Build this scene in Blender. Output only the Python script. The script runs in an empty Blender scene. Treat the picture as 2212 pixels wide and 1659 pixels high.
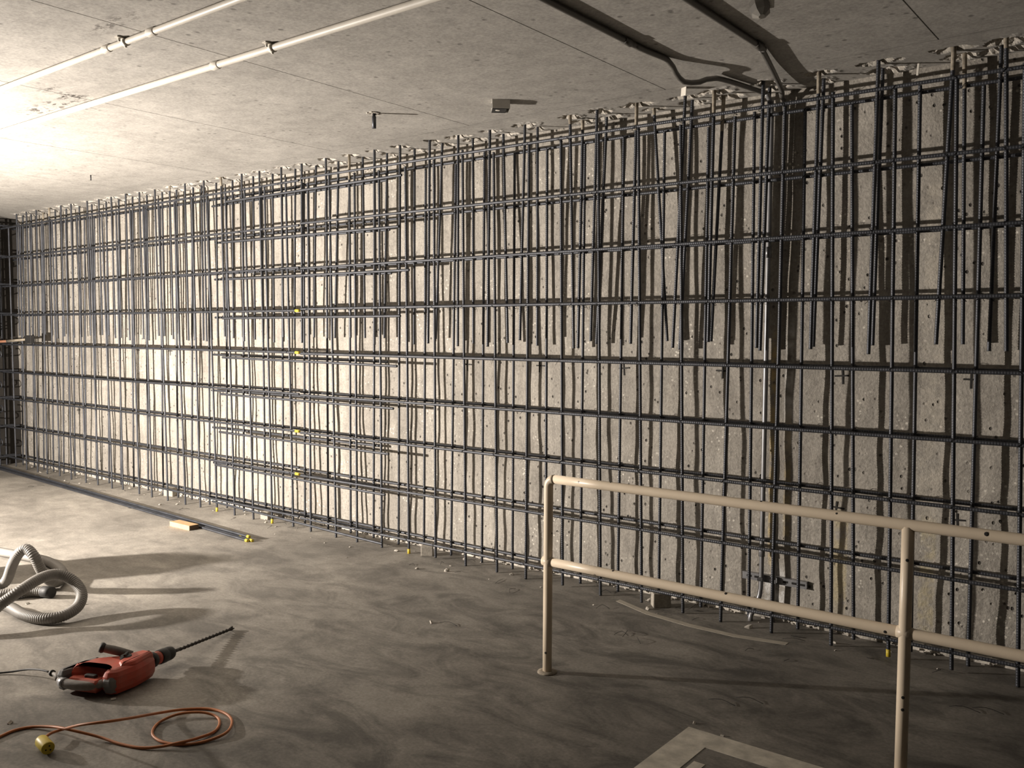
import bpy, bmesh, math, random
import numpy as np
from mathutils import Vector, Matrix
random.seed(7); rng = np.random.default_rng(7)
R = math.radians
# ------------------------------------------------------------------ camera
CAM_Z, F_PX, YAW, PITCH, ROLL = 1.6, 1920.0, R(38), R(3.28), 0.0058
IW, IH = 2212, 1659
def _axes():
    cyw, syw = math.cos(YAW), math.sin(YAW)
    fwd = np.array([-syw*math.cos(PITCH), cyw*math.cos(PITCH), -math.sin(PITCH)])
    right = np.array([cyw, syw, 0.0]); up = np.cross(right, fwd)
    r2 = right*math.cos(ROLL)+up*math.sin(ROLL); u2 = -right*math.sin(ROLL)+up*math.cos(ROLL)
    return r2, u2, fwd
CR, CU, CF = _axes(); CC = np.array([0, 0, CAM_Z])
cam_d = bpy.data.cameras.new('camera'); cam_d.sensor_fit = 'HORIZONTAL'; cam_d.sensor_width = 36.0
cam_d.lens = F_PX/IW*36.0; cam_d.clip_start = 0.05; cam_d.clip_end = 200
cam = bpy.data.objects.new('camera', cam_d); bpy.context.scene.collection.objects.link(cam)
M4 = Matrix(((CR[0], CU[0], -CF[0], 0), (CR[1], CU[1], -CF[1], 0), (CR[2], CU[2], -CF[2], CAM_Z), (0, 0, 0, 1)))
cam.matrix_world = M4
bpy.context.scene.camera = cam
# ------------------------------------------------------------------ world, lamp, exposure
sc = bpy.context.scene
sc.view_settings.view_transform = 'Standard'; sc.view_settings.look = 'None'
sc.view_settings.gamma = 1.0; sc.view_settings.use_curve_mapping = False
sc.view_settings.exposure = 0.0
w = bpy.data.worlds.new('world'); sc.world = w; w.use_nodes = True
bg = w.node_tree.nodes['Background']; bg.inputs[0].default_value = (1.0, 0.92, 0.82, 1); bg.inputs[1].default_value = 0.010
LAMP = Vector((-7.4, 0.42, 1.1)); AIM = Vector((0.13, 0.92, 0.40)); POWER = 2650.0
ld = bpy.data.lights.new('work_lamp', 'SPOT'); ld.spot_size = math.pi; ld.spot_blend = 0.92
ld.shadow_soft_size = 0.05; ld.energy = POWER; ld.color = (1.0, 0.91, 0.815)
lo = bpy.data.objects.new('work_lamp', ld); sc.collection.objects.link(lo); lo.location = LAMP
lo.rotation_euler = AIM.to_track_quat('-Z', 'Y').to_euler()

# ------------------------------------------------------------------ room planes
H, YW, YF, YB, XL = 2.92, 4.78, 4.56, 4.70, -11.27
XR = 2.2
# ------------------------------------------------------------------ pixel helpers (photo pixel -> point on a known room plane)
def _ray(u, v): return ((u-IW/2)/F_PX)*CR - ((v-IH/2)/F_PX)*CU + CF
def on_y(u, v, Y): d = _ray(u, v); return Vector(CC + d*(Y/d[1]))
def on_z(u, v, Z): d = _ray(u, v); return Vector(CC + d*((Z-CAM_Z)/d[2]))
def proj(P):
    q = np.array(P)-CC; z = q@CF
    return IW/2+F_PX*(q@CR)/z, IH/2-F_PX*(q@CU)/z
def x_at(u, Y, Z):
    v = 800.0; X = 0
    for _ in range(6):
        X = on_y(u, v, Y)[0]; v = proj((X, Y, Z))[1]
    return X
# ------------------------------------------------------------------ object helpers
COL = sc.collection
class MB:
    def __init__(s): s.v = []; s.f = []; s.sm = []
    def add(s, vs, fs, smooth=False):
        o = len(s.v); s.v += [tuple(p) for p in vs]; s.f += [tuple(i+o for i in f) for f in fs]; s.sm += [smooth]*len(fs); return s
    def box(s, c, size, rot=None, bev=0.0):
        x, y, z = [d/2 for d in size]; c = Vector(c); rot = rot or Matrix.Identity(3)
        if bev <= 0:
            vs = [(i*x, j*y, k*z) for k in (-1, 1) for j in (-1, 1) for i in (-1, 1)]
            fs = [(0, 2, 3, 1), (4, 5, 7, 6), (0, 1, 5, 4), (2, 6, 7, 3), (0, 4, 6, 2), (1, 3, 7, 5)]
            return s.add([c+rot@Vector(p) for p in vs], fs)
        bm = bmesh.new(); bmesh.ops.create_cube(bm, size=1.0)
        for v in bm.verts: v.co = Vector((v.co.x*size[0], v.co.y*size[1], v.co.z*size[2]))
        bmesh.ops.bevel(bm, geom=list(bm.edges), offset=bev, segments=2, affect='EDGES', profile=0.6)
        bm.verts.index_update()
        s.add([c+rot@v.co for v in bm.verts], [[v.index for v in f.verts] for f in bm.faces]); bm.free(); return s
    def rings(s, rs, cap=True, smooth=True, closed=False):
        n = len(rs[0]); vs = [p for r in rs for p in r]; fs = []
        m = len(rs)
        for i in range(m if closed else m-1):
            j = (i+1) % m
            for k in range(n):
                fs.append((i*n+k, i*n+(k+1) % n, j*n+(k+1) % n, j*n+k))
        o = len(s.v); s.add(vs, fs, smooth)
        if cap and not closed:
            s.add([], []); s.f.append(tuple(o+k for k in reversed(range(n)))); s.sm.append(False)
            s.f.append(tuple(o+(m-1)*n+k for k in range(n))); s.sm.append(False)
        return s
    def tube(s, pts, r, seg=10, cap=True, closed=False, smooth=True):
        pts = [Vector(p) for p in pts]; n = len(pts); rs = []
        rr = r if isinstance(r, (list, tuple)) else [r]*n
        t0 = (pts[1]-pts[0]).normalized()
        u = t0.orthogonal().normalized()
        for i, p in enumerate(pts):
            if closed: t = (pts[(i+1) % n]-pts[i-1]).normalized()
            else: t = (pts[min(i+1, n-1)]-pts[max(i-1, 0)]).normalized()
            u = (u-t*u.dot(t)).normalized(); v = t.cross(u)
            rs.append([p+(u*math.cos(a)+v*math.sin(a))*rr[i] for a in [2*math.pi*k/seg for k in range(seg)]])
        return s.rings(rs, cap, smooth, closed)
    def mesh(s, name):
        me = bpy.data.meshes.new(name); me.from_pydata(s.v, [], s.f)
        me.polygons.foreach_set('use_smooth', s.sm); me.update(); return me
    def build(s, name, mat, parent=None, **props):
        o = bpy.data.objects.new(name, s.mesh(name)); o.data.materials.append(mat); COL.objects.link(o)
        if parent is not None: o.parent = parent
        for k, v in props.items(): o[k] = v
        return o
def place(name, me, mat, p0, p1, L, parent):
    """a shared bar mesh (along +Z, length L) laid from p0 to p1"""
    p0, p1 = Vector(p0), Vector(p1); d = p1-p0
    o = bpy.data.objects.new(name, me)
    if not me.materials: me.materials.append(mat)
    q = d.to_track_quat('Z', 'X')
    o.matrix_local = Matrix.Translation(p0) @ q.to_matrix().to_4x4() @ Matrix.Diagonal((1, 1, d.length/L, 1))
    COL.objects.link(o); o.parent = parent
    return o
def thing(name, label, cat, loc=(0, 0, 0), group=None):
    o = bpy.data.objects.new(name, None); o.empty_display_size = 0.1; COL.objects.link(o)
    o['label'] = label; o['category'] = cat
    if group: o['group'] = group
    return o
def tag(o, label, cat, group=None):
    o['label'] = label; o['category'] = cat
    if group: o['group'] = group
    return o
def even(P, step):
    """points spaced evenly along a polyline"""
    out = [P[0]]; need = step
    for a, b in zip(P[:-1], P[1:]):
        l = (b-a).length; t = need
        while t <= l: out.append(a.lerp(b, t/l)); t += step
        need = t-l
    return out
def spline(P, step=0.02):
    P = [Vector(p) for p in P]; P = [P[0]*2-P[1]]+P+[P[-1]*2-P[-2]]; out = []
    for i in range(1, len(P)-2):
        a, b, c, d = P[i-1:i+3]; n = max(2, int((c-b).length/step))
        for k in range(n):
            t = k/n
            out.append(0.5*((2*b)+(c-a)*t+(2*a-5*b+4*c-d)*t*t+(3*b-a-3*c+d)*t**3))
    out.append(P[-2]); return out
# ------------------------------------------------------------------ materials
def newmat(name):
    m = bpy.data.materials.new(name); m.use_nodes = True; nt = m.node_tree
    return m, nt, nt.nodes['Principled BSDF']
def N(nt, t, **kw):
    n = nt.nodes.new(t)
    for k, v in kw.items(): setattr(n, k, v)
    return n
def ramp(nt, src, stops):
    r = N(nt, 'ShaderNodeValToRGB'); e = r.color_ramp.elements
    while len(e) > len(stops): e.remove(e[-1])
    while len(e) < len(stops): e.new(0.5)
    for i, (p, c) in enumerate(stops):
        e[i].position = p; e[i].color = c if len(c) == 4 else (*c, 1)
    nt.links.new(src, r.inputs[0]); return r.outputs[0]
def mix(nt, a, b, fac, mode='MIX'):
    n = N(nt, 'ShaderNodeMix', data_type='RGBA', blend_type=mode)
    for s, i in ((fac, 0), (a, 6), (b, 7)):
        if isinstance(s, (int, float)): n.inputs[i].default_value = s
        elif isinstance(s, tuple): n.inputs[i].default_value = (*s, 1) if len(s) == 3 else s
        else: nt.links.new(s, n.inputs[i])
    return n.outputs[2]
def coords(nt, scale=(1, 1, 1), loc=(0, 0, 0)):
    t = N(nt, 'ShaderNodeTexCoord'); mp = N(nt, 'ShaderNodeMapping')
    mp.inputs['Scale'].default_value = scale; mp.inputs['Location'].default_value = loc
    nt.links.new(t.outputs['Object'], mp.inputs[0]); return mp.outputs[0]
def noise(nt, vec, scale, detail=4, rough=0.6, dist=0.0):
    n = N(nt, 'ShaderNodeTexNoise'); n.inputs['Scale'].default_value = scale; n.inputs['Detail'].default_value = detail
    n.inputs['Roughness'].default_value = rough; n.inputs['Distortion'].default_value = dist
    nt.links.new(vec, n.inputs['Vector']); return n.outputs['Fac']
def voro(nt, vec, scale):
    n = N(nt, 'ShaderNodeTexVoronoi'); n.inputs['Scale'].default_value = scale; nt.links.new(vec, n.inputs['Vector']); return n.outputs['Distance']
def math_(nt, op, a, b=None, clamp=False):
    n = N(nt, 'ShaderNodeMath', operation=op, use_clamp=clamp)
    for i, s in enumerate((a, b)):
        if s is None: continue
        if isinstance(s, (int, float)): n.inputs[i].default_value = s
        else: nt.links.new(s, n.inputs[i])
    return n.outputs[0]
def bump(nt, bsdf, h, strength, dist):
    b = N(nt, 'ShaderNodeBump'); b.inputs['Strength'].default_value = strength; b.inputs['Distance'].default_value = dist
    nt.links.new(h, b.inputs['Height']); nt.links.new(b.outputs[0], bsdf.inputs['Normal'])
def window(nt, val, c, half, soft):
    """1 inside |val-c|<half, falling to 0 over soft"""
    d = math_(nt, 'ABSOLUTE', math_(nt, 'SUBTRACT', val, c))
    return math_(nt, 'SUBTRACT', 1.0, math_(nt, 'DIVIDE', math_(nt, 'SUBTRACT', d, half), soft, ), True)
BW = lambda a: (a, a, a, 1)

def concrete(name, lo, hi, pits=0.0, pitscale=22, vstretch=1.0, rough=0.85, bstr=0.35, bdist=0.01, fleck=0.0, extra=None):
    m, nt, b = newmat(name); v = coords(nt); vs = coords(nt, (1, 1, vstretch))
    n1 = noise(nt, vs, 1.3, 5, 0.65, 0.4); n2 = noise(nt, v, 9, 6, 0.7); n3 = noise(nt, v, 70, 3, 0.6)
    c = ramp(nt, n1, [(0.32, lo), (0.68, hi)])
    c = mix(nt, c, ramp(nt, n2, [(0.3, BW(0.72)), (0.7, BW(1.12))]), 0.75, 'MULTIPLY')
    c = mix(nt, c, ramp(nt, n3, [(0.3, BW(0.62)), (0.7, BW(1.2))]), 0.6, 'MULTIPLY')
    h = math_(nt, 'ADD', math_(nt, 'MULTIPLY', n2, 0.5), math_(nt, 'MULTIPLY', n3, 0.35))
    if pits > 0:
        sel = noise(nt, v, 5, 3, 0.6)
        d = voro(nt, v, pitscale)
        pit = ramp(nt, d, [(0.09, BW(1)), (0.20, BW(0))])
        msk = ramp(nt, sel, [(0.44, BW(0)), (0.58, BW(1))])
        pm = mix(nt, (0, 0, 0), pit, msk)
        c = mix(nt, c, (0.035, 0.03, 0.026), math_(nt, 'MULTIPLY', pm, pits))
        h = math_(nt, 'SUBTRACT', h, math_(nt, 'MULTIPLY', pm, 0.8))
    if fleck > 0:
        d2 = voro(nt, coords(nt, loc=(3.1, 1.7, 0.4)), 34)
        fm = mix(nt, (0, 0, 0), ramp(nt, d2, [(0.13, BW(1)), (0.26, BW(0))]), ramp(nt, noise(nt, v, 3.1, 3), [(0.5, BW(0)), (0.62, BW(1))]))
        c = mix(nt, c, (0.78, 0.73, 0.64), math_(nt, 'MULTIPLY', fm, fleck))
    if extra: c = extra(nt, c, v)
    nt.links.new(c, b.inputs['Base Color']); b.inputs['Roughness'].default_value = rough
    bump(nt, b, h, bstr, bdist)
    return m
def sep(nt, v):
    s = N(nt, 'ShaderNodeSeparateXYZ'); nt.links.new(v, s.inputs[0]); return s.outputs

def wall_extra(nt, c, v):
    X, Y, Z = sep(nt, v)
    ns = noise(nt, coords(nt, (14, 1, 1.6)), 1.6, 5, 0.7)      # long vertical runs
    c = mix(nt, c, ramp(nt, ns, [(0.34, BW(0.68)), (0.6, BW(1.08))]), 0.55, 'MULTIPLY')
    for x0, hw, z0, hz, col, k in ((-1.885, 0.012, 0.92, 0.62, (0.62, 0.47, 0.22), 0.8), (-1.80, 0.016, 1.30, 0.30, (0.72, 0.70, 0.66), 0.8),
                                   (-1.80, 0.012, 0.80, 0.30, (0.55, 0.43, 0.22), 0.5), (-1.50, 0.03, 0.42, 0.22, (0.55, 0.45, 0.22), 0.45),
                                   (-1.07, 0.03, 0.35, 0.25, (0.58, 0.49, 0.27), 0.45), (-1.07, 0.05, 1.5, 0.8, (0.62, 0.56, 0.46), 0.3), (-1.86, 0.05, 0.1, 0.12, (0.8, 0.79, 0.77), 1.0)):
        f = math_(nt, 'MULTIPLY', window(nt, X, x0, hw, 0.012), window(nt, Z, z0, hz, 0.12))
        f = math_(nt, 'MULTIPLY', f, ramp(nt, noise(nt, v, 16, 4), [(0.35, BW(0)), (0.6, BW(k))]))
        c = mix(nt, c, col, f)
    # pale broken strip along the foot of the wall
    f = math_(nt, 'MULTIPLY', window(nt, Z, 0.0, 0.02, 0.05), ramp(nt, noise(nt, v, 6, 4), [(0.4, BW(0)), (0.6, BW(0.8))]))
    c = mix(nt, c, (0.75, 0.70, 0.62), f)
    return c
def ceil_extra(nt, c, v):
    X, Y, Z = sep(nt, v)
    streak = noise(nt, coords(nt, (6, 60, 1)), 1.0, 4, 0.6)
    c = mix(nt, c, ramp(nt, streak, [(0.60, BW(1)), (0.72, BW(0.55))]), 0.35, 'MULTIPLY')
    # sooty mould blotches near the far left joint
    for (x0, y0, hx, hy, k) in ((-5.45, 2.52, 0.30, 0.07, 1.0), (-5.12, 2.50, 0.10, 0.10, 1.0), (-3.78, 2.02, 0.22, 0.05, 0.7), (-5.05, 2.33, 0.1, 0.03, 0.8)):
        f = math_(nt, 'MULTIPLY', window(nt, X, x0, hx*0.4, hx), window(nt, Y, y0, hy*0.4, hy))
        f = math_(nt, 'MULTIPLY', f, ramp(nt, noise(nt, coords(nt, (1, 2.2, 1)), 16, 5, 0.7), [(0.50, BW(0)), (0.60, BW(k))]))
        c = mix(nt, c, (0.03, 0.022, 0.016), f)
    return c
def floor_extra(nt, c, v):
    n = noise(nt, v, 0.75, 6, 0.62, 1.2); n2 = noise(nt, coords(nt, (1, 1.9, 1), (5, 2, 0)), 2.1, 6, 0.7, 0.8)
    c = mix(nt, c, ramp(nt, n, [(0.34, BW(0.62)), (0.66, BW(1.08))]), 1.0, 'MULTIPLY')
    X, Y, Z = sep(nt, v)
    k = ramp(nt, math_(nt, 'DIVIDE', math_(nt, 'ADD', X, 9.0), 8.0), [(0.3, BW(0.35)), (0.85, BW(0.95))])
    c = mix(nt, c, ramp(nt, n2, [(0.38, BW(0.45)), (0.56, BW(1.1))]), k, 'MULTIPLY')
    # lamp falloff painted into the floor colour: pale left, darker towards the right
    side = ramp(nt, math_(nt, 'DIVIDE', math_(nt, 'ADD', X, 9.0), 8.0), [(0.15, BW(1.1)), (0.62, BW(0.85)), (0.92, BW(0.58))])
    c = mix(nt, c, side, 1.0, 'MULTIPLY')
    # cement dust left along the foot of the wall
    dust = math_(nt, 'MULTIPLY', ramp(nt, math_(nt, 'ADD', Y, math_(nt, 'MULTIPLY', n2, 0.35)), [(0.0, BW(0)), (1.0, BW(0))]), 1.0)
    return c
M_wall = concrete('wall_concrete', (0.285, 0.260, 0.226), (0.435, 0.402, 0.352), 0.9, 20, 0.5, 0.9, 0.8, 0.014, 0.85, wall_extra)
M_ceil = concrete('ceiling_concrete', (0.345, 0.327, 0.298), (0.44, 0.418, 0.384), 0.55, 13, 1, 0.85, 0.18, 0.006, 0.0, ceil_extra)
M_chip = concrete('broken_concrete', (0.42, 0.39, 0.34), (0.60, 0.555, 0.49), 0.0, 11, 1, 0.95, 0.6, 0.01)
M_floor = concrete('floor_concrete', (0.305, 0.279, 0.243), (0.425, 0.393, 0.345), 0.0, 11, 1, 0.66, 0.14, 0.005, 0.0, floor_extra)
M_block = concrete('block_concrete', (0.36, 0.33, 0.28), (0.46, 0.42, 0.36), 0.2, 30)
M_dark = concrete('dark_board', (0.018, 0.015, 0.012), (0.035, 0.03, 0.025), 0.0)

def simple(name, col, rough=0.5, metal=0.0, var=0.15, nscale=12, bstr=0.0, spots=None, col2=None):
    m, nt, b = newmat(name); v = coords(nt); n = noise(nt, v, nscale, 4, 0.6)
    c2 = col2 if col2 else tuple(x*(1-var) for x in col)
    c = ramp(nt, n, [(0.35, c2), (0.65, col)])
    if spots:
        d = voro(nt, v, spots[0]); sel = noise(nt, v, 4.0, 2)
        f = mix(nt, (0, 0, 0), ramp(nt, d, [(spots[1], BW(1)), (spots[1]+0.03, BW(0))]), ramp(nt, sel, [(0.5, BW(0)), (0.52, BW(1))]))
        c = mix(nt, c, spots[2], f)
    nt.links.new(c, b.inputs['Base Color']); b.inputs['Roughness'].default_value = rough; b.inputs['Metallic'].default_value = metal
    if bstr: bump(nt, b, noise(nt, v, nscale*6, 3), bstr, 0.003)
    return m
M_steel = simple('rebar_steel', (0.078, 0.082, 0.094), 0.46, 0.5, 0, 7, 0.15, None, (0.045, 0.048, 0.056))
M_rust = simple('rebar_grouted', (0.36, 0.31, 0.24), 0.85, 0.0, 0.5, 40)
M_wire = simple('tie_wire_steel', (0.02, 0.02, 0.022), 0.5, 0.6)
M_yellow = simple('yellow_plastic', (0.72, 0.55, 0.05), 0.45, 0, 0.25)
M_rail = simple('cream_paint', (0.84, 0.71, 0.545), 0.38, 0, 0.06, 9, 0.05, (11, 0.055, (0.05, 0.035, 0.025)))
M_pipe = simple('painted_conduit', (0.66, 0.62, 0.55), 0.45, 0, 0.1)
M_galv = simple('galvanised_conduit', (0.30, 0.30, 0.31), 0.35, 0.35, 0.2)
M_greyc = simple('grey_conduit', (0.21, 0.20, 0.185), 0.38, 0.45, 0.12)
M_white = simple('white_plastic', (0.74, 0.70, 0.62), 0.5)
M_black = simple('black_rubber', (0.022, 0.021, 0.02), 0.6, 0, 0.2, 20, 0.2)
M_red = simple('red_plastic', (0.52, 0.075, 0.042), 0.45, 0, 0, 9, 0.1, None, (0.40, 0.11, 0.075))
M_grip = simple('dusty_grey_rubber', (0.23, 0.21, 0.19), 0.65, 0, 0.3, 25, 0.2)
M_panel = simple('grey_plastic_panel', (0.19, 0.185, 0.18), 0.55, 0, 0.25, 20, 0.1)
M_bit = simple('drill_bit_steel', (0.05, 0.043, 0.038), 0.5, 0.5)
M_hose = simple('grey_hose', (0.225, 0.212, 0.195), 0.55, 0, 0.15, 8, 0.05)
M_cord = simple('orange_cord', (0.50, 0.17, 0.05), 0.5, 0, 0.25, 15)
M_wood = simple('pine_wood', (0.60, 0.40, 0.21), 0.7, 0, 0.18, 18, 0.1)
M_woodend = simple('dark_wood_end', (0.10, 0.065, 0.04), 0.8)
M_paint = simple('worn_line_paint', (0.62, 0.575, 0.49), 0.7, 0, 0.35, 14, 0.15)
M_faint = simple('faded_line_paint', (0.42, 0.38, 0.315), 0.75, 0, 0.2, 16, 0.1)
M_marker = simple('black_marker', (0.02, 0.018, 0.016), 0.8)
M_orange = simple('orange_paint', (0.30, 0.13, 0.07), 0.5)
M_box = simple('steel_box', (0.55, 0.53, 0.49), 0.4, 0.5)
M_hole = simple('dark_recess', (0.012, 0.011, 0.01), 0.9)

# ------------------------------------------------------------------ setting
PH = rng.uniform(0, 6.28, 40)
def wall_off(x, z):
    k = 0.3+0.7/(1+np.exp((z-1.25)*5))
    o = 0.006*np.sin(2.1*x+PH[0])*np.sin(1.7*z+PH[1]) + 0.004*np.sin(5.3*x+2.2*z+PH[2]) + k*0.0030*np.sin(11*x+PH[3]+1.3*np.sin(2.4*z+PH[4]))
    o = o + k*0.0022*np.sin(9*z+3*x+PH[5]) + k*0.0018*np.sin(21*z+5*np.sin(3*x+PH[6])+PH[7])+0.0016*np.sin(37*x+PH[8])*np.sin(8*z+PH[9])
    return o
def grid_mesh(us, vs, fn):
    U, V = np.meshgrid(us, vs, indexing='ij'); P = fn(U, V).reshape(-1, 3); n, m = U.shape
    idx = np.arange(n*m).reshape(n, m)
    f = np.stack([idx[:-1, :-1], idx[1:, :-1], idx[1:, 1:], idx[:-1, 1:]], -1).reshape(-1, 4)
    return P, f
def grid_obj(name, us, vs, fn, mat, parent=None, smooth=True):
    P, f = grid_mesh(us, vs, fn); me = bpy.data.meshes.new(name); me.from_pydata(P.tolist(), [], f.tolist())
    me.polygons.foreach_set('use_smooth', [smooth]*len(f)); me.update()
    o = bpy.data.objects.new(name, me); me.materials.append(mat); COL.objects.link(o); o.parent = parent
    return o
fl = MB().box(((XL-0.3+XR)/2, 0.5, -0.1), (XR-XL+0.3, 9.2, 0.2)).build('floor', M_floor, kind='structure')
wall = grid_obj('wall_back', np.arange(XL-0.1, XR, 0.035), np.linspace(-0.02, H+0.06, 84),
                lambda U, V: np.stack([U, YW+wall_off(U, V), V], -1), M_wall)
wall['kind'] = 'structure'
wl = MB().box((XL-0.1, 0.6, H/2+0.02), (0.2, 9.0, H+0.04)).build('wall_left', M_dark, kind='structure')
ceiling = MB().box(((XL-0.3+XR)/2, 0.5, H+0.16), (XR-XL+0.3, 9.2, 0.2)).build('ceiling', M_ceil, kind='structure')
joints = [XL-0.2, -9.4, -8.0, -6.60, -5.10, -3.765, -2.365, -1.0, 0.4, XR]
YC = 4.36
for a, b in zip(joints[:-1], joints[1:]):
    g = 0.003
    MB().box(((a+b)/2, (YC-4.0)/2, H+0.04), (b-a-2*g, YC+4.0, 0.08)).build('slab_panel', M_ceil, ceiling)

# ------------------------------------------------------------------ rebar mats
def rebar_mesh(L, r=0.0092, pitch=0.0125, seg=8):
    mb = MB(); rs = []; n = int(L/pitch); zs = []
    for i in range(n):
        z = i*L/n; zs += [(z, .94), (z+pitch*.45, .94), (z+pitch*.72, 1.075)]
    zs.append((L, .94))
    for i, (z, k) in enumerate(zs):
        ring = []
        for s in range(seg):
            a = 2*math.pi*s/seg; q = r*(max(k, 1.06) if s % (seg//2) == 0 else k)
            dz = 0.0022*math.sin(a) if 0 < i < len(zs)-1 else 0
            ring.append((q*math.cos(a), q*math.sin(a), z+dz))
        rs.append(ring)
    return mb.rings(rs, True, True).mesh('rebar')
ME_full, ME_dowel, ME_left, ME_right, ME_spl = [rebar_mesh(l) for l in (2.8, 1.4, 5.6, 7.4, 2.5)]
ROWZ = [2.787, 2.437, 2.112, 1.775, 1.437, 1.11, 0.795, 0.46, 0.105]
Fb = [14.9,35,58,81.7,102.4,129.4,154.3,185.9,211.9,242.3,265.6,301,328.5,362.7,400.6,433,468.8,507,547.6,588,633.7,671.6,726,771.6,825,883.5,941,1006,1073.6,1135.8,1215.3,1297,1386,1475,1556.5,1666,1795,1918.6,2055,2198.5]
Fm = [5.8,26,48.5,72,96,120,147.5,175,202,230,257.4,290,318,351.4,387.5,423,457,496,537,579,624.8,668,717.8,768.3,821.5,879.3,939,1002.3,1069.7,1139.6,1213.3,1294.5,1382.3,1472.5,1573.6,1682,1797.5,1927,2061.4,2207]
Bb = [50,74.5,95,115.7,138,162,186,209,236,262,289.4,320.4,352.8,385,414.7,453,490.6,527,574,612,659,709,757.7,807,861,916,974.4,1041,1107,1179,1253.5,1334.6,1422.8,1513.7,1617,1723,1843.5,1967,2091]
Bm = [47,71,92,112,136,159,184,206,233,259,286,317,349,381.7,415,451.9,489.8,525.9,568.6,610.5,657.2,707,756,808.3,862.4,918,980,1044,1109.6,1180.6,1259,1341.6,1429.8,1523,1624,1731.8,1841.8,1978,2109.6]
FD = [(34.5,42),(55.7,64),(77,84),(104.8,112),(130,139),(152,160),(187,196),(212,221),(238.7,249),(270,280),(299.5,310),(333,343),(365,374),(398,407),(438.7,446),(475.8,485.5),(520.7,527),(558.6,568),(606,612),(650.4,652),(702.5,707),(753,757),(807.7,808.5),(863,862),(927,924.4),(988.5,988.5),(1057,1053),(1133,1122.5),(1230,1239),(1288.8,1275.5),(1374.4,1361.7),(1479.7,1452.7),(1542,1529),(1647.8,1633.7),(1768.7,1750.5),(1897,1876),(2060.4,2021),(2172.6,2173.7)]
BD = [(48,54),(66,72),(92,99),(118,125),(142,148),(170,177),(197,204),(228,236),(255,262),(285,291),(316,322),(349,356),(380,388),(416,421),(434,440),(465.6,471),(501,505),(545.6,551.5),(587.5,592.7),(636.7,636.6),(681.5,679),(730,724),(782.4,789),(835,830.8),(894.5,895),(954.5,941.8),(1020.3,1023),(1086,1097),(1160,1161),(1258,1249),(1310,1289),(1411,1441.6),(1494.9,1468.5),(1562.7,1536),(1661.8,1642),(1779,1757),(1906.5,1885),(2083,2079.6),(2162.8,2136.5)]
def extend(X, n, step, lo=True):
    return X
def tie_loop(mb, c, sgn, w=0.0):
    ex = Vector((0.7071, 0, 0.7071*sgn)); ey = Vector((0, 1, 0)); c = Vector(c)
    P = [c+ex*(0.0175*math.cos(a))+ey*(0.0225*math.sin(a)) for a in [2*math.pi*k/7 for k in range(7)]]
    mb.tube(P, 0.0017, 3, False, True, False)
    if random.random() < 0.4:   # twisted tail
        t = c+ex*0.012*random.choice((-1, 1))-ey*0.022*(1 if w == 0 else -1)
        mb.tube([t, t+Vector((random.uniform(-.02, .02), -0.012 if w == 0 else .012, -random.uniform(.01, .035)))], 0.0013, 3)
F_TOP = {}
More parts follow.
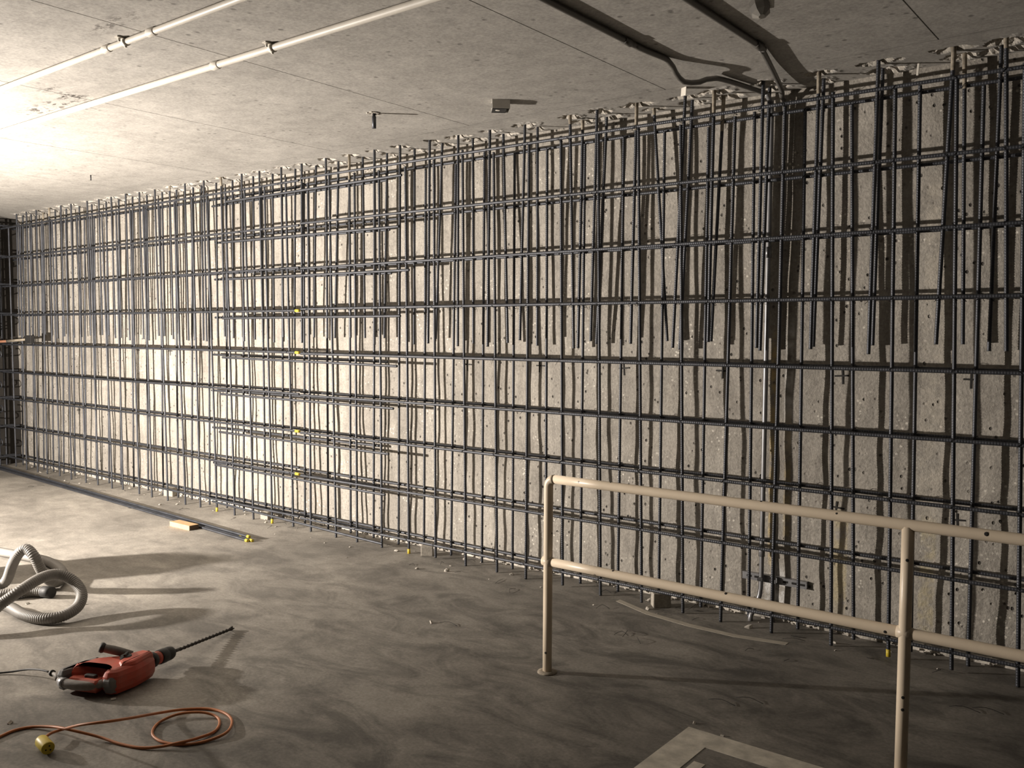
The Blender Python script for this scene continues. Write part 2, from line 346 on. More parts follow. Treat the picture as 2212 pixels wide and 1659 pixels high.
def make_mat(label, Y, side, bots, mids, dowels, capbots=()):
    root = thing('rebar_mat', label, 'rebar mat')
    ties = MB(); yh = Y+side*0.0178; bars = []
    Xe = []
    for i, (b, m) in enumerate(zip(bots, mids)):
        x0 = x_at(b, Y, 0.0); x1 = x_at(m, Y, 1.52); top = 2.80+random.uniform(-0.035, 0.04)
        x2 = x0+(x1-x0)/1.52*top
        Xe.append((x0, x2, top))
    s = (Xe[-1][0]-Xe[-6][0])/5
    for k in range(1, 6): Xe.append((Xe[-1][0]+s*random.uniform(.93, 1.07), Xe[-1][1]+s, 2.80))   # continues past the frame
    for i, (x0, x2, top) in enumerate(Xe):
        z0 = random.choice((0.0, 0.0, 0.004, 0.012))
        o = place('vertical_bar', ME_full, M_steel, (x0, Y, z0), (x2, Y, top), 2.8, root)
        if side < 0 and i < len(bots) and bots[i] in capbots:
            MB().tube([(0, 0, -0.002), (0, 0, 0.035)], 0.0108, 10).build('end_cap', M_yellow, o)['label'] = 'yellow plastic end cap'
        for z in ROWZ: 
            if random.random() < 0.93: tie_loop(ties, (x0+(x2-x0)*z/top, (Y+yh)/2, z), random.choice((-1, 1)), 0 if side < 0 else 1)
    dx = []
    for t, b in dowels:
        xt, xb = x_at(t, Y, 2.92), x_at(b, Y, 1.53); dx.append((xt, xb))
    s = 0.27*1.05
    for k in range(4): dx.append((dx[-1][0]+s, dx[-1][1]+s))
    for xt, xb in dx:
        zb = 1.53+random.uniform(-0.025, 0.03)
        o = place('ceiling_dowel', ME_dowel, M_steel, (xt, Y+0.006, 2.95), (xb, Y-side*0.002, zb), 1.4, root)
        if random.random() < (0.5 if side < 0 else 0.3)*(1.0 if xt > -3.7 else 0.2):
            l = random.uniform(.05, .22); MB().tube([(0, 0, 0.0), (0, 0, l*.6), (0, 0, l)], [0.0118, 0.0108, 0.0098], 8).build('grout_coat', M_rust, o)['label'] = 'rough beige grout coat'
        for z in ROWZ[:4]:
            if random.random() < 0.55: tie_loop(ties, (xt+(xb-xt)*(2.95-z)/(2.95-zb), (Y+yh)/2, z), random.choice((-1, 1)), 0 if side < 0 else 1)
    F_TOP[side] = [a for a, _ in dx]
    for k, z in enumerate(ROWZ):
        j = lambda a=0.008: random.uniform(-a, a)
        xs = x_at(648, yh, z)
        za, zb_ = z+j(), z+j()
        o = place('horizontal_bar', ME_left, M_steel, (-11.22, yh, z+j(0.012)), (xs-0.01, yh, za), 5.6, root)
        if side < 0 and k in (3, 4, 6, 7):
            MB().tube([(0, 0, 5.555), (0, 0, 5.605)], 0.0112, 10).build('end_cap', M_yellow, o)['label'] = 'yellow plastic end cap'
        place('horizontal_bar', ME_right, M_steel, (xs+0.008, yh, za+(0.012 if k in (0, 1, 3) else -0.008)), (xs+0.008+7.4, yh, zb_), 7.4, root)
    if side < 0:
        SP = [((487,436),(868,378)),((478,524),(861.5,489)),((493,603),(884,583)),((480.5,687.6),(865,682.5)),((480.5,772),(857.7,791)),((475.4,851),(850,882.5)),((474,933),(840,981)),((465,1004),(832,1069)),((459,1083),(826,1175))]
    else:
        SP = [((458,446),(836,389)),((465,525),(842,496)),((464,604),(846,590)),((465,686),(838,682)),((461.5,766),(838,782)),((457.7,843),(832,868)),((460,923),(826,964)),((461.5,999),(820,1050)),((456,1073),(815,1147))]
    for a, b in SP:
        place('splice_bar', ME_spl, M_steel, on_y(*a, yh), on_y(*b, yh), 2.5, root)
    t = ties.build('tie_wire', M_wire, root); t['kind'] = 'stuff'
    return root
make_mat('front mat of dark ribbed steel bars, tied in a grid and standing nearest the camera', YF, -1, Fb, Fm, FD, (468.8, 588, 883.5, 1918.6))
make_mat('rear mat of dark ribbed steel bars behind the front mat, close against the wall', YB, 1, Bb, Bm, BD)
# side mat at the far left corner
root = thing('rebar_mat', 'dark mat of steel bars turning the far left corner, with hooked bar ends', 'rebar mat')
ME_side = rebar_mesh(2.8, 0.0092, 0.02, 6)
ties = MB()
for xp in (-11.04, -11.15):
    for i in range(14):
        y = 4.42-0.16*i+random.uniform(-.03, .03)+(0.07 if xp < -11.1 else 0)
        place('vertical_bar', ME_side, M_steel, (xp, y, 0), (xp, y+random.uniform(-.02, .02), 2.8), 2.8, root)
        place('ceiling_dowel', ME_side, M_steel, (xp+0.01, y+0.05, 1.5), (xp+0.01, y+0.04, 2.95), 2.8, root)
    for z in ROWZ:
        place('horizontal_bar', ME_side, M_steel, (xp+0.018, 1.9, z+0.02), (xp+0.018, 4.66, z+0.02), 2.8, root)
for z in ROWZ:
    for y0 in (4.44, 4.36, 4.20, 4.05, 3.8):
        zz_ = z+.16+random.uniform(-.05, .05); x0 = -10.97+random.uniform(-.03, .03)
        P = [(-11.24, y0, zz_), (x0-.05, y0, zz_), (x0, y0, zz_+.005), (x0+.025, y0, zz_+.025), (x0+.02, y0, zz_+.055), (x0-.01, y0, zz_+.075), (x0-.05, y0, zz_+.075)]
        MB().tube(P, 0.0065, 6).build('hooked_tie', M_steel, root)

# broken-out ceiling strip around the dowels
ny, nx = 36, int((XR-XL)/0.012)
xs = np.linspace(XL-0.1, XR, nx); ys = np.linspace(YC+0.002, YW+0.03, ny)
DEP = np.zeros((nx, ny)); RIM = np.zeros((nx, ny))
XX, YY = np.meshgrid(xs, ys, indexing='ij')
nz = 0.35*np.sin(41*XX+3*np.sin(23*YY))+0.3*np.sin(67*YY+2*np.sin(31*XX))+0.25*np.sin(97*XX+71*YY)
for sd, yy in ((-1, YF), (1, YB)):
    for x0 in F_TOP[sd]:
        cx, cy = x0+random.uniform(-.01, .03), yy+random.uniform(-.015, .01); sx, sy = random.uniform(.04, .085), random.uniform(.028, .05)
        i0, i1 = np.searchsorted(xs, [cx-0.25, cx+0.25])
        d = np.sqrt(((XX[i0:i1]-cx)/sx)**2+((YY[i0:i1]-cy)/sy)**2)+0.45*nz[i0:i1]+rng.uniform(-.18, .18, XX[i0:i1].shape)
        p = np.clip(1.25-d, 0, 1); DEP[i0:i1] = np.maximum(DEP[i0:i1], p*random.uniform(.030, .048))
        lip = np.exp(-((d-1.45)/0.28)**2)*random.uniform(0.0, 0.007)*(XX[i0:i1] > cx-0.01); RIM[i0:i1] = np.maximum(RIM[i0:i1], lip)
zz = H+DEP-RIM*(DEP < 0.004)+rng.normal(0, 0.0022, DEP.shape)*(DEP > 0.004)
zz[:, 0] = H
P = np.stack([XX, YY, zz], -1).reshape(-1, 3); idx = np.arange(nx*ny).reshape(nx, ny)
f = np.stack([idx[:-1, :-1], idx[:-1, 1:], idx[1:, 1:], idx[1:, :-1]], -1).reshape(-1, 4)
me = bpy.data.meshes.new('chipped_edge'); me.from_pydata(P.tolist(), [], f.tolist()); me.update(); me.materials.append(M_ceil); me.materials.append(M_chip)
dq = DEP.reshape(-1)[f].mean(1) > 0.003; me.polygons.foreach_set('material_index', dq.astype(int).tolist())
ce = bpy.data.objects.new('chipped_edge', me); COL.objects.link(ce); ce.parent = ceiling

# marker crosses on the wall (set-out marks every 0.62 m, two rows)
for x, z in [(-2.198, 1.39), (-1.521, 1.384), (-0.897, 1.387), (-1.523, 0.68), (-0.932, 0.69), (-9.826, 0.721), (-8.553, 1.407), (-7.964, 1.407), (-4.132, 1.376), (-3.497, 1.384), (-2.845, 1.387), (-0.27, 1.385), (-0.3, 0.69)]:
    mb = MB(); y = YW+float(wall_off(x, z))-0.001; q = Matrix.Rotation(R(random.uniform(-5, 5)), 3, 'Y')
    mb.box((x, y, z), (0.075, 0.003, 0.009), q); mb.box((x+random.uniform(-.012, .012), y, z-0.006), (0.009, 0.0032, 0.078), q)
    mb.build('marker_cross', M_marker, wall)

# pale broken render along the foot of the wall
mb = MB()
for i in range(500):
    x = random.uniform(XL+0.1, XR-0.1); s = random.uniform(.004, .014); y = YW+float(wall_off(x, 0.02))-random.uniform(0, .02)
    q = Matrix.Rotation(random.uniform(0, 3), 3, (random.random()-.5, random.random()-.5, 1))
    mb.box((x, y, random.uniform(0, .035)), (s*2.2, s*.7, s), q)
mb.build('render_crumbs', M_chip, wall, kind='stuff')

# ------------------------------------------------------------------ handrail
PX, PY, PX2, PX3 = -2.398, 3.352, -0.817, 0.764
ZT, ZM, RR = 0.923, 0.531, 0.0205
rail = thing('handrail', 'cream-painted two-rail steel pipe handrail standing on the floor at the right', 'handrail', (PX, PY, 0))
def post(x, elbow):
    mb = MB(); P = [(x, PY, 0.0), (x, PY, 0.3), (x, PY, 0.6)]
    if elbow: 
        e = elbow
        P += [(x, PY, ZT-0.035)]+[(x+e*0.035*(1-math.cos(a)), PY, ZT-0.035+0.035*math.sin(a)) for a in (0.4, 0.8, 1.2, math.pi/2)]
    else: P += [(x, PY, ZT-0.005)]
    return mb.tube(P, RR+0.0012, 20).build('post', M_rail, rail)
for x, e in ((PX, 1), (PX2, 0), (PX3, -1)):
    p = post(x, e)
    MB().tube([(x, PY, 0.0), (x, PY, 0.005), (x, PY, 0.009)], [0.047, 0.046, 0.030], 20).build('base_flange', M_rail if e == 0 else M_rust, p)
MB().tube([(PX+0.033, PY, ZT)]+[(PX+0.033+(PX3-PX-0.066)*k/12, PY, ZT) for k in range(1, 13)], RR, 20).build('top_rail', M_rail, rail)
MB().tube([(PX+(PX3-PX)*k/12, PY, ZM) for k in range(13)], RR, 20).build('middle_rail', M_rail, rail)
for x in (PX, PX2, PX3):   # weld beads at the middle rail
    MB().tube([(x-0.027, PY, ZM), (x+0.027, PY, ZM)] , RR+0.0016, 20).build('weld_collar', M_rail, rail)

mb = MB()
for px, py, z0, s in ((1191,1210,ZM,.006),(1326,1235,ZM,.0055),(1570,1284,ZM,.006),(1915,1366,ZM,.006),(1645,1083,ZT,.005),(1810,1110,ZT,.004),(2133,1154,ZT,.0075),(1320,1035,ZT,.004)):
    p = on_y(px, py, PY); d = (cam.matrix_world.translation-p).normalized(); p = Vector((p.x, PY, z0)); dv = Vector((0, d.y, (on_y(px, py, PY-RR).z-z0))); dv = Vector((0, -math.sqrt(max(0.05, 1-min(1, (dv.z/RR)**2))), max(-.95, min(.95, dv.z/RR)))).normalized()
    mb.tube([p+dv*(RR-.002), p+dv*(RR+.0004), p+dv*(RR+.0008)], [s, s, s*.6], 8)
for x, z in ((PX2, 0.80), (PX2, 0.30), (PX2, 0.255), (PX, 0.10)):
    dv = Vector((0.25, -1, 0)).normalized(); p = Vector((x, PY, z)); mb.tube([p+dv*RR, p+dv*(RR+.0016), p+dv*(RR+.002)], [.006, .006, .003], 8)
mb.build('paint_chips', M_marker, rail, kind='stuff')

# ------------------------------------------------------------------ floor paint
mk = MB()
def strip(mb, x0, y0, x1, y1, h=0.0015): mb.box(((x0+x1)/2, (y0+y1)/2, h/2), (abs(x1-x0), abs(y1-y0), h))
strip(mk, -1.605, 2.2, -1.472, 3.238); strip(mk, -1.472, 3.112, -0.95, 3.238); strip(mk, -1.455, 2.2, -1.41, 2.985)
tag(mk.build('painted_marking', M_paint), 'worn pale painted corner marking on the floor in front of the railing', 'floor marking')
mk = MB(); pts = [on_z(*p, 0) for p in ((1335,1297),(1400,1325),(1490,1351),(1590,1374),(1700,1391))]
vs = []; 
for p in pts: vs += [(p.x, p.y-0.022, 0.0), (p.x, p.y+0.022, 0.0), (p.x, p.y+0.022, 0.0012), (p.x, p.y-0.022, 0.0012)]
mk.rings([vs[i*4:i*4+4] for i in range(len(pts))], True, False)
tag(mk.build('painted_line', M_faint), 'faded thin paint line on the floor along the foot of the rebar', 'floor marking')

# ------------------------------------------------------------------ ceiling pipes (run along the wall) and conduits
def run_pipe(y, x0, x1, r, label, cplx, strapx, mat=M_pipe):
    z = H-r-0.001; t = thing('ceiling_pipe', label, 'pipe')
    n = 16; MB().tube([(x0+(x1-x0)*k/n, y, z) for k in range(n+1)], r, 16).build('pipe', mat, t)
    for x in cplx: MB().tube([(x-0.03, y, z), (x-0.026, y, z), (x+0.026, y, z), (x+0.03, y, z)], [r+.001, r+.0035, r+.0035, r+.001], 16).build('coupling', mat, t)
    for x in strapx:
        mb = MB(); mb.tube([(x-0.012, y, z), (x+0.012, y, z)], r+0.0045, 16); mb.box((x, y-r-0.016, H-0.004), (0.024, 0.03, 0.006)); mb.box((x, y+r+0.016, H-0.004), (0.024, 0.03, 0.006))
        mb.tube([(x, y-r-0.016, H-0.004), (x, y-r-0.016, H-0.022)], 0.006, 6)
        mb.tube([(x, y, z-r), (x, y, z-r-0.012)], 0.006, 6)
        mb.build('strap', mat, t)
z_ = H-0.016
run_pipe(2.15, XL, 2.0, 0.0145, 'thin pale ceiling conduit with two couplings and a strap, farther from the rebar', [on_z(220,103,z_).x, on_z(312,65,z_).x], [on_z(262,88,z_).x])
run_pipe(2.60, XL, 2.0, 0.0165, 'pale ceiling conduit nearer the rebar, fixed by a single bolted strap', [on_z(467,141,z_).x], [on_z(593,104,z_).x])
def conduit(label, path_c, wallx, r, cpl):
    t = thing('conduit', label, 'conduit')
    MB().tube(path_c, r, 14).build('ceiling_run', M_greyc, t)
    yw = YW-r-0.028
    P = [(path_c[-1][0], path_c[-1][1], path_c[-1][2]), (wallx, yw-0.06, H-r-0.02), (wallx, yw-0.015, H-r-0.05), (wallx, yw, H-r-0.10), (wallx, yw, 2.2), (wallx, yw, 1.0), (wallx, yw, 0.34)]
    return t, P, yw
zc = H-0.0145
t, P, yw = conduit('grey conduit that runs over the ceiling with a kinked jog and drops down the wall', spline([(-2.10, -3.5, zc), (-2.10, 2.9, zc), (-2.10, 3.60, zc), (-2.085, 3.86, zc), (-2.10, 3.97, zc-0.03), (-2.10, 4.06, zc-0.055), (-2.065, 4.16, zc-0.04), (-2.02, 4.26, zc-0.006), (-1.95, 4.60, zc-0.004), (-1.93, 4.68, zc-0.01)], 0.05), -1.92, 0.0135, None)
P2 = P[:-1]+[(-1.92, yw, 0.45), (-1.92, yw, 0.24), (-1.925, yw-0.005, 0.14), (-1.945, yw-0.03, 0.06), (-1.955, yw-0.05, 0.03), (-1.957, yw-0.052, -0.005)]
MB().tube(spline(P2, 0.05), 0.0135, 14).build('wall_run', M_galv, t)
MB().tube([(-1.92, yw, 2.02), (-1.92, yw, 2.08)], 0.0175, 14).build('coupling', M_galv, t); MB().tube([(-1.92, yw, 0.36), (-1.92, yw, 0.42)], 0.0175, 14).build('coupling', M_galv, t)
MB().tube([(-2.10, 3.48, zc), (-2.10, 3.54, zc)], 0.0175, 12).build('coupling', M_greyc, t)
t, P, yw2 = conduit('grey conduit on the ceiling that turns in a sharp angle near the wall', spline([(-1.655, -3.5, zc), (-1.655, 2.9, zc), (-1.655, 3.90, zc), (-1.662, 3.97, zc-0.003), tuple(on_z(1668, 150, 2.897)), tuple(on_z(1688, 193, 2.884)), (-1.842, 4.68, 2.87)], 0.05), -1.848, 0.0135, None)
MB().tube(spline(P[:-1]+[(-1.848, yw2, 0.4), (-1.848, yw2, 0.1), (-1.846, yw2, 0.0)], 0.05), 0.0105, 14).build('wall_run', M_greyc, t)
MB().tube([(-1.655, 3.88, zc), (-1.655, 3.95, zc)], 0.0185, 12).build('coupling', M_greyc, t)
# slotted strut across the wall behind the conduits
st = thing('strut_channel', 'short galvanised slotted strut fixed across the wall behind two vertical conduits', 'bracket')
mb = MB(); zc2 = 0.232; mb.box((-1.855, YW-0.006, zc2), (0.37, 0.028, 0.040)); mb.box((-1.855, YW-0.022, zc2+0.017), (0.37, 0.004, 0.006)); mb.box((-1.855, YW-0.022, zc2-0.017), (0.37, 0.004, 0.006))
mb.build('channel', M_galv, st)
for x in (-2.0, -1.955, -1.79, -1.74, -1.695): MB().box((x, YW-0.0205, zc2), (0.028, 0.002, 0.012)).build('slot', M_hole, st)
for x in (-1.92, -1.848): MB().box((x, YW-0.056, zc2), (0.034, 0.006, 0.022), None, 0.004).build('pipe_clamp', M_black if x < -1.9 else M_galv, st)

# ceiling fixtures
jb = thing('junction_box', 'small square metal junction box fixed open to the ceiling', 'junction box')
c = Vector((-3.235, 4.02, H)); q = Matrix.Rotation(R(43), 3, 'Z')
mb = MB(); s, hh = 0.10, 0.05
for (dx, dy, sx, sy) in ((-s/2, 0, 0.003, s), (s/2, 0.012, 0.003, s-0.024), (0, -s/2, s, 0.003), (0, s/2, s, 0.003)): mb.box(c+q@Vector((dx, dy, -hh/2)), (sx, sy, hh), q)
mb.box(c+Vector((0, 0, -0.002)), (s, s, 0.004), q); mb.build('box_body', M_box, jb)
mb = MB(); mb.box(c+Vector((-0.012, 0.0, -hh)), (s-0.02, s-0.003, 0.003), q); mb.build('inside_shade', M_black, jb)  # black sheet stands in for the shaded inside of the open box
MB().tube([c+Vector((-0.01, -0.015, -hh-0.0005)), c+Vector((-0.01, -0.015, -hh-0.003))], 0.013, 14).build('knockout', M_white, jb)
MB().box(c+q@Vector((-s/2-0.002, 0, -hh/2)), (0.002, 0.014, 0.025), q).build('slot', M_hole, jb)
rd = thing('anchor_rod', 'short steel anchor rod hanging from a chipped hole in the ceiling', 'rod')
p = on_z(808, 244, H); MB().tube([(p.x, p.y, H+0.02), (p.x, p.y, H-0.02), (p.x, p.y, H-0.021), (p.x, p.y, H-0.092)], [0.0095, 0.0095, 0.0125, 0.0125], 12).build('rod', M_steel, rd)
mb = MB()
for k in range(9):
    a = k*0.7; mb.box((p.x+0.028*math.cos(a)+random.uniform(-.01, .01), p.y+0.025*math.sin(a), H-0.002), (0.03, 0.018, 0.008), Matrix.Rotation(a, 3, 'Z'))
mb.build('broken_rim', M_chip, rd)
p = on_z(196, 378, H); tag(MB().tube([(p.x, p.y, H+0.01), (p.x, p.y, H-0.045)], 0.005, 8).build('nail', M_wire), 'thin dark nail sticking down from the bright ceiling at the left', 'nail')
p = on_z(1477, 189, H); tg = MB().box((p.x, p.y, H-0.021), (0.045, 0.003, 0.045), Matrix.Rotation(R(-28), 3, 'Z')@Matrix.Rotation(R(6), 3, 'Y')).build('ceiling_tab', M_white)
tag(tg, 'small square white tab hanging from the ceiling above the rebar', 'tab')
p = on_y(1983, 150, YF-0.03); ct = MB().box((p.x, p.y, p.z), (0.010, 0.006, 0.055), Matrix.Rotation(R(4), 3, 'Y'), 0.002).build('cable_tie', M_white)
tag(ct, 'tiny white plastic tie end hanging at the ceiling over the rebar on the right', 'cable tie')
# lamp head on the ceiling, top right
lh = thing('ceiling_spotlight', 'small pale swivel spotlight head hanging from the ceiling at the top edge', 'light fixture')
b0 = on_z(1640, -34, H)
MB().tube([(b0.x, b0.y, H), (b0.x, b0.y, H-0.02), (b0.x, b0.y, H-0.03)], [0.055, 0.055, 0.03], 16).build('ceiling_plate', M_pipe, lh)
MB().tube([(b0.x, b0.y, H-0.03), (b0.x, b0.y, H-0.075)], 0.013, 10).build('neck', M_pipe, lh)
d = Vector((0.35, -0.25, -1.0)).normalized(); c0 = Vector((b0.x-0.005, b0.y, H-0.055))
MB().tube([c0, c0+d*0.015, c0+d*0.04, c0+d*0.065], [0.024, 0.036, 0.040, 0.036], 8, smooth=False).build('lamp_housing', M_greyc, lh)
MB().tube([c0+d*0.065, c0+d*0.08], [0.036, 0.012], 8, smooth=False).build('lens', M_box, lh)
MB().box(c0+Vector((0.047, 0.012, -0.02)), (0.018, 0.03, 0.03), None, 0.003).build('hinge_knob', M_white, lh)

# ------------------------------------------------------------------ drill
AX = R(112.6); T0 = on_z(500, 1357, 0.015)
dr = thing('rotary_hammer_drill', 'dusty red rotary hammer drill lying on its side on the floor', 'power drill')
ca, sa = math.cos(AX), math.sin(AX)
def D(x, y, z): return Vector((T0.x+x*ca-y*sa, T0.y+x*sa+y*ca, z))
def axz(x): return 0.013+(-x)*0.094
def inset(poly, d):
    n = len(poly); out = []
    for i in range(n):
        a, b, c = Vector(poly[i-1]), Vector(poly[i]), Vector(poly[(i+1) % n])
        e1, e2 = (b-a).normalized(), (c-b).normalized(); n1, n2 = Vector((-e1.y, e1.x)), Vector((-e2.y, e2.x))
        m = (n1+n2); m = m/max(0.4, m.dot(n1)) if m.length > 1e-6 else n1
        out.append(b+m*d)
    return out
def slab(poly, zs, mat, name, parent):
    """poly is counter-clockwise in drill coordinates; zs = [(z, inset)]"""
    rs = [[D(p.x, p.y, z) for p in inset(poly, i)] for z, i in zs]
    return MB().rings(rs, True, False).build(name, mat, parent)
def round_poly(poly, r=0.012, n=3):
    out = []; m = len(poly)
    for i in range(m):
        a, b, c = Vector(poly[i-1]), Vector(poly[i]), Vector(poly[(i+1) % m])
        ra = min(r, (a-b).length*0.4); rc = min(r, (c-b).length*0.4)
        p, q = b+(a-b).normalized()*ra, b+(c-b).normalized()*rc
        for k in range(n+1):
            t = k/n; out.append(p*(1-t)**2+b*2*t*(1-t)+q*t*t)
    return out
red = [(-0.665, -0.036), (-0.655, 0.0), (-0.665, 0.036), (-0.705, 0.075), (-0.745, 0.15), (-0.78, 0.20), (-0.872, 0.228), (-0.912, 0.222), (-0.905, 0.185), (-0.884, 0.165), (-0.882, 0.08), (-0.895, 0.055), (-0.918, 0.05), (-0.925, 0.015), (-0.90, -0.022), (-0.80, -0.046), (-0.72, -0.046)]
red = round_poly(red, 0.014)
PROF = [(0.006, 0.026), (0.014, 0.012), (0.035, 0.002), (0.062, 0.0), (0.090, 0.003), (0.108, 0.012), (0.117, 0.024), (0.120, 0.034)]
body = slab(red, PROF, M_red, 'motor_body', dr)
gz = [(0.012, 0.02), (0.02, 0.008), (0.05, 0.0), (0.085, 0.002), (0.102, 0.01), (0.107, 0.02)]
grey = round_poly([(-0.762, 0.178), (-0.775, 0.212), (-0.80, 0.245), (-0.85, 0.268), (-0.915, 0.278), (-0.94, 0.268), (-0.945, 0.232), (-0.90, 0.212), (-0.86, 0.216), (-0.80, 0.205)], 0.01)
slab(grey, gz, M_panel, 'rear_cover', dr)
# upper gearbox ridge and rear lump
slab(round_poly([(-0.67, -0.030), (-0.665, 0.03), (-0.72, 0.06), (-0.82, 0.045), (-0.86, 0.0), (-0.80, -0.034)], 0.012), [(0.10, 0.0), (0.117, 0.001), (0.127, 0.008), (0.131, 0.016)], M_red, 'gearbox_cover', dr)
slab(round_poly([(-0.876, 0.045), (-0.92, 0.04), (-0.922, 0.0), (-0.89, -0.018), (-0.87, 0.0)], 0.008), [(0.02, 0.004), (0.05, -0.004), (0.075, -0.003), (0.09, 0.004)], M_panel, 'rear_vent', dr)
grip = spline([D(-0.905, 0.262, 0.062), D(-0.935, 0.25, 0.058), D(-0.945, 0.215, 0.055), D(-0.945, 0.16, 0.052), D(-0.938, 0.11, 0.052), D(-0.92, 0.068, 0.055), D(-0.895, 0.045, 0.06)], 0.012)
n = len(grip); MB().tube(grip, [0.0175+0.004*math.sin(math.pi*k/(n-1)) for k in range(n)], 14).build('d_handle', M_grip, dr)
MB().tube([grip[3], grip[5]], 0.0225, 14).build('handle_band', M_galv, dr)
MB().box(D(-0.905, 0.115, 0.080), (0.055, 0.022, 0.022), Matrix.Rotation(AX+R(90), 3, 'Z'), 0.005).build('trigger', M_black, dr)
slab(round_poly([(-0.86, 0.205), (-0.94, 0.21), (-0.94, 0.06), (-0.86, 0.06)], 0.01), [(0.02, 0.01), (0.035, 0.0), (0.070, 0.0), (0.078, 0.006)], M_red, 'handle_web', dr)
# selector knob
MB().tube([D(-0.765, 0.045, 0.116), D(-0.765, 0.045, 0.130), D(-0.765, 0.045, 0.135)], [0.027, 0.026, 0.022], 20).build('selector_dial', M_black, dr)
MB().box(D(-0.765, 0.045, 0.139), (0.042, 0.011, 0.012), Matrix.Rotation(AX+R(20), 3, 'Z'), 0.003).build('selector_lever', M_black, dr)
def lath(prof, mat, name): return MB().tube([D(x, 0, axz(x)) for x, r in prof], [r for x, r in prof], 20).build(name, mat, dr)
lath([(-0.665, 0.034), (-0.655, 0.036), (-0.64, 0.036), (-0.635, 0.033)], M_black, 'collar')
lath([(-0.637, 0.031), (-0.615, 0.031), (-0.60, 0.030)], M_red, 'neck')
lath([(-0.602, 0.033), (-0.595, 0.0345), (-0.56, 0.0345), (-0.553, 0.031), (-0.548, 0.031), (-0.54, 0.033), (-0.52, 0.0325), (-0.508, 0.029), (-0.497, 0.020)], M_black, 'chuck')
# bit
rs = []; L = 0.45; nb = 150
for k in range(nb+1):
    x = -0.005-L*k/nb; a = k/nb*2*math.pi*7.5; ring = []
    for s in range(10):
        t = 2*math.pi*s/10; ry, rz = 0.0098*math.cos(t), 0.0050*math.sin(t)
        ring.append(D(x, ry*math.cos(a)-rz*math.sin(a), axz(x)+ry*math.sin(a)+rz*math.cos(a)))
    rs.append(ring)
bit = MB().rings(rs, True, True).build('drill_bit', M_bit, dr)
lath([(-0.50, 0.0085), (-0.45, 0.0085)], M_bit, 'bit_shank')
mb = MB(); q = Matrix.Rotation(AX, 3, 'Z')
mb.box(D(0.002, 0, axz(0)), (0.014, 0.024, 0.006), q); mb.box(D(0.002, 0, axz(0)), (0.014, 0.006, 0.022), q); mb.build('carbide_tip', M_bit, dr)
# side handle
shp = [D(-0.71, 0.055, 0.118), D(-0.727, 0.085, 0.128), D(-0.745, 0.125, 0.142), D(-0.764, 0.16, 0.154)]
e1 = shp[-1]+(shp[-1]-shp[-2]).normalized()*0.016
MB().tube(shp+[e1], [0.014, 0.0185, 0.020, 0.0185, 0.0195], 16).build('side_handle', M_grip, dr)
MB().tube([shp[-1], shp[-1].lerp(e1, .6), e1+(e1-shp[-1])*0.3], [0.0195, 0.024, 0.0215], 16).build('handle_end_flange', M_black, dr)
MB().tube([D(-0.665, -0.0, 0.118), D(-0.69, 0.02, 0.122), D(-0.706, 0.046, 0.117)], 0.008, 8).build('handle_clamp', M_black, dr)
# cord
cs = [D(-0.93, 0.268, 0.060), on_z(122, 1458, 0.058), on_z(108, 1452, 0.055)]
MB().tube(cs, [0.012, 0.010, 0.0065], 12).build('strain_relief', M_grip, dr)
fl_ = on_z(113, 1454, 0.056); dd = (cs[2]-cs[1]).normalized(); MB().tube([fl_-dd*0.004, fl_+dd*0.004], 0.0145, 12).build('cord_collar', M_black, dr)
MB().tube(spline([cs[2], on_z(88, 1447, 0.052), on_z(60, 1446, 0.03), on_z(25, 1451, 0.012), on_z(-15, 1455, 0.006), on_z(-90, 1460, 0.0045)], 0.02), 0.0045, 8).build('power_cord', M_black, dr)

# ------------------------------------------------------------------ vacuum hose
hp = [(-160,1172,.034),(-40,1183,.034),(0,1192,.034),(60,1203,.034),(104,1213,.034),(130,1229,.034),(136,1246,.034),(122,1258,.04),(104,1252,.08),(88,1230,.16),(74,1202,.245),(57,1186,.285),(40,1196,.255),(26,1222,.17),(16,1250,.08),(2,1263,.04),(-40,1270,.034),(-110,1288,.034),(-150,1325,.05),(-95,1350,.055),(-35,1334,.085),(2,1305,.13),(45,1275,.19),(88,1249,.222),(124,1241,.215),(157,1254,.175),(176,1281,.115),(168,1310,.062),(134,1331,.04),(92,1336,.034),(52,1328,.034),(22,1312,.034),(-8,1303,.034),(-70,1301,.034)]
hpath = spline([on_z(a, b, z) for a, b, z in hp], 0.004); hpath = even(hpath, 0.003)
hose = thing('vacuum_hose', 'grey corrugated vacuum hose looped in a tangle on the floor', 'hose')
MB().tube(hpath, [0.0300+0.0016*math.sin(k*math.pi/2) for k in range(len(hpath))], 14).build('hose', M_hose, hose)
hose2 = thing('hose_end', 'short grey hose end with black cuff lying beneath the looped vacuum hose', 'hose')
h2 = spline([on_z(-45, 1287, .033), on_z(-15, 1285, .033), on_z(20, 1283, .033), on_z(60, 1278, .033), on_z(96, 1278, .033)], 0.004); h2 = even(h2, 0.003)
MB().tube(h2, [0.0300+0.0016*math.sin(k*math.pi/2) for k in range(len(h2))], 14).build('hose', M_hose, hose2)
MB().tube([on_z(93, 1278, .034), on_z(104, 1279, .034), on_z(113, 1280, .034)], [0.034, 0.035, 0.033], 16).build('cuff', M_black, hose2)

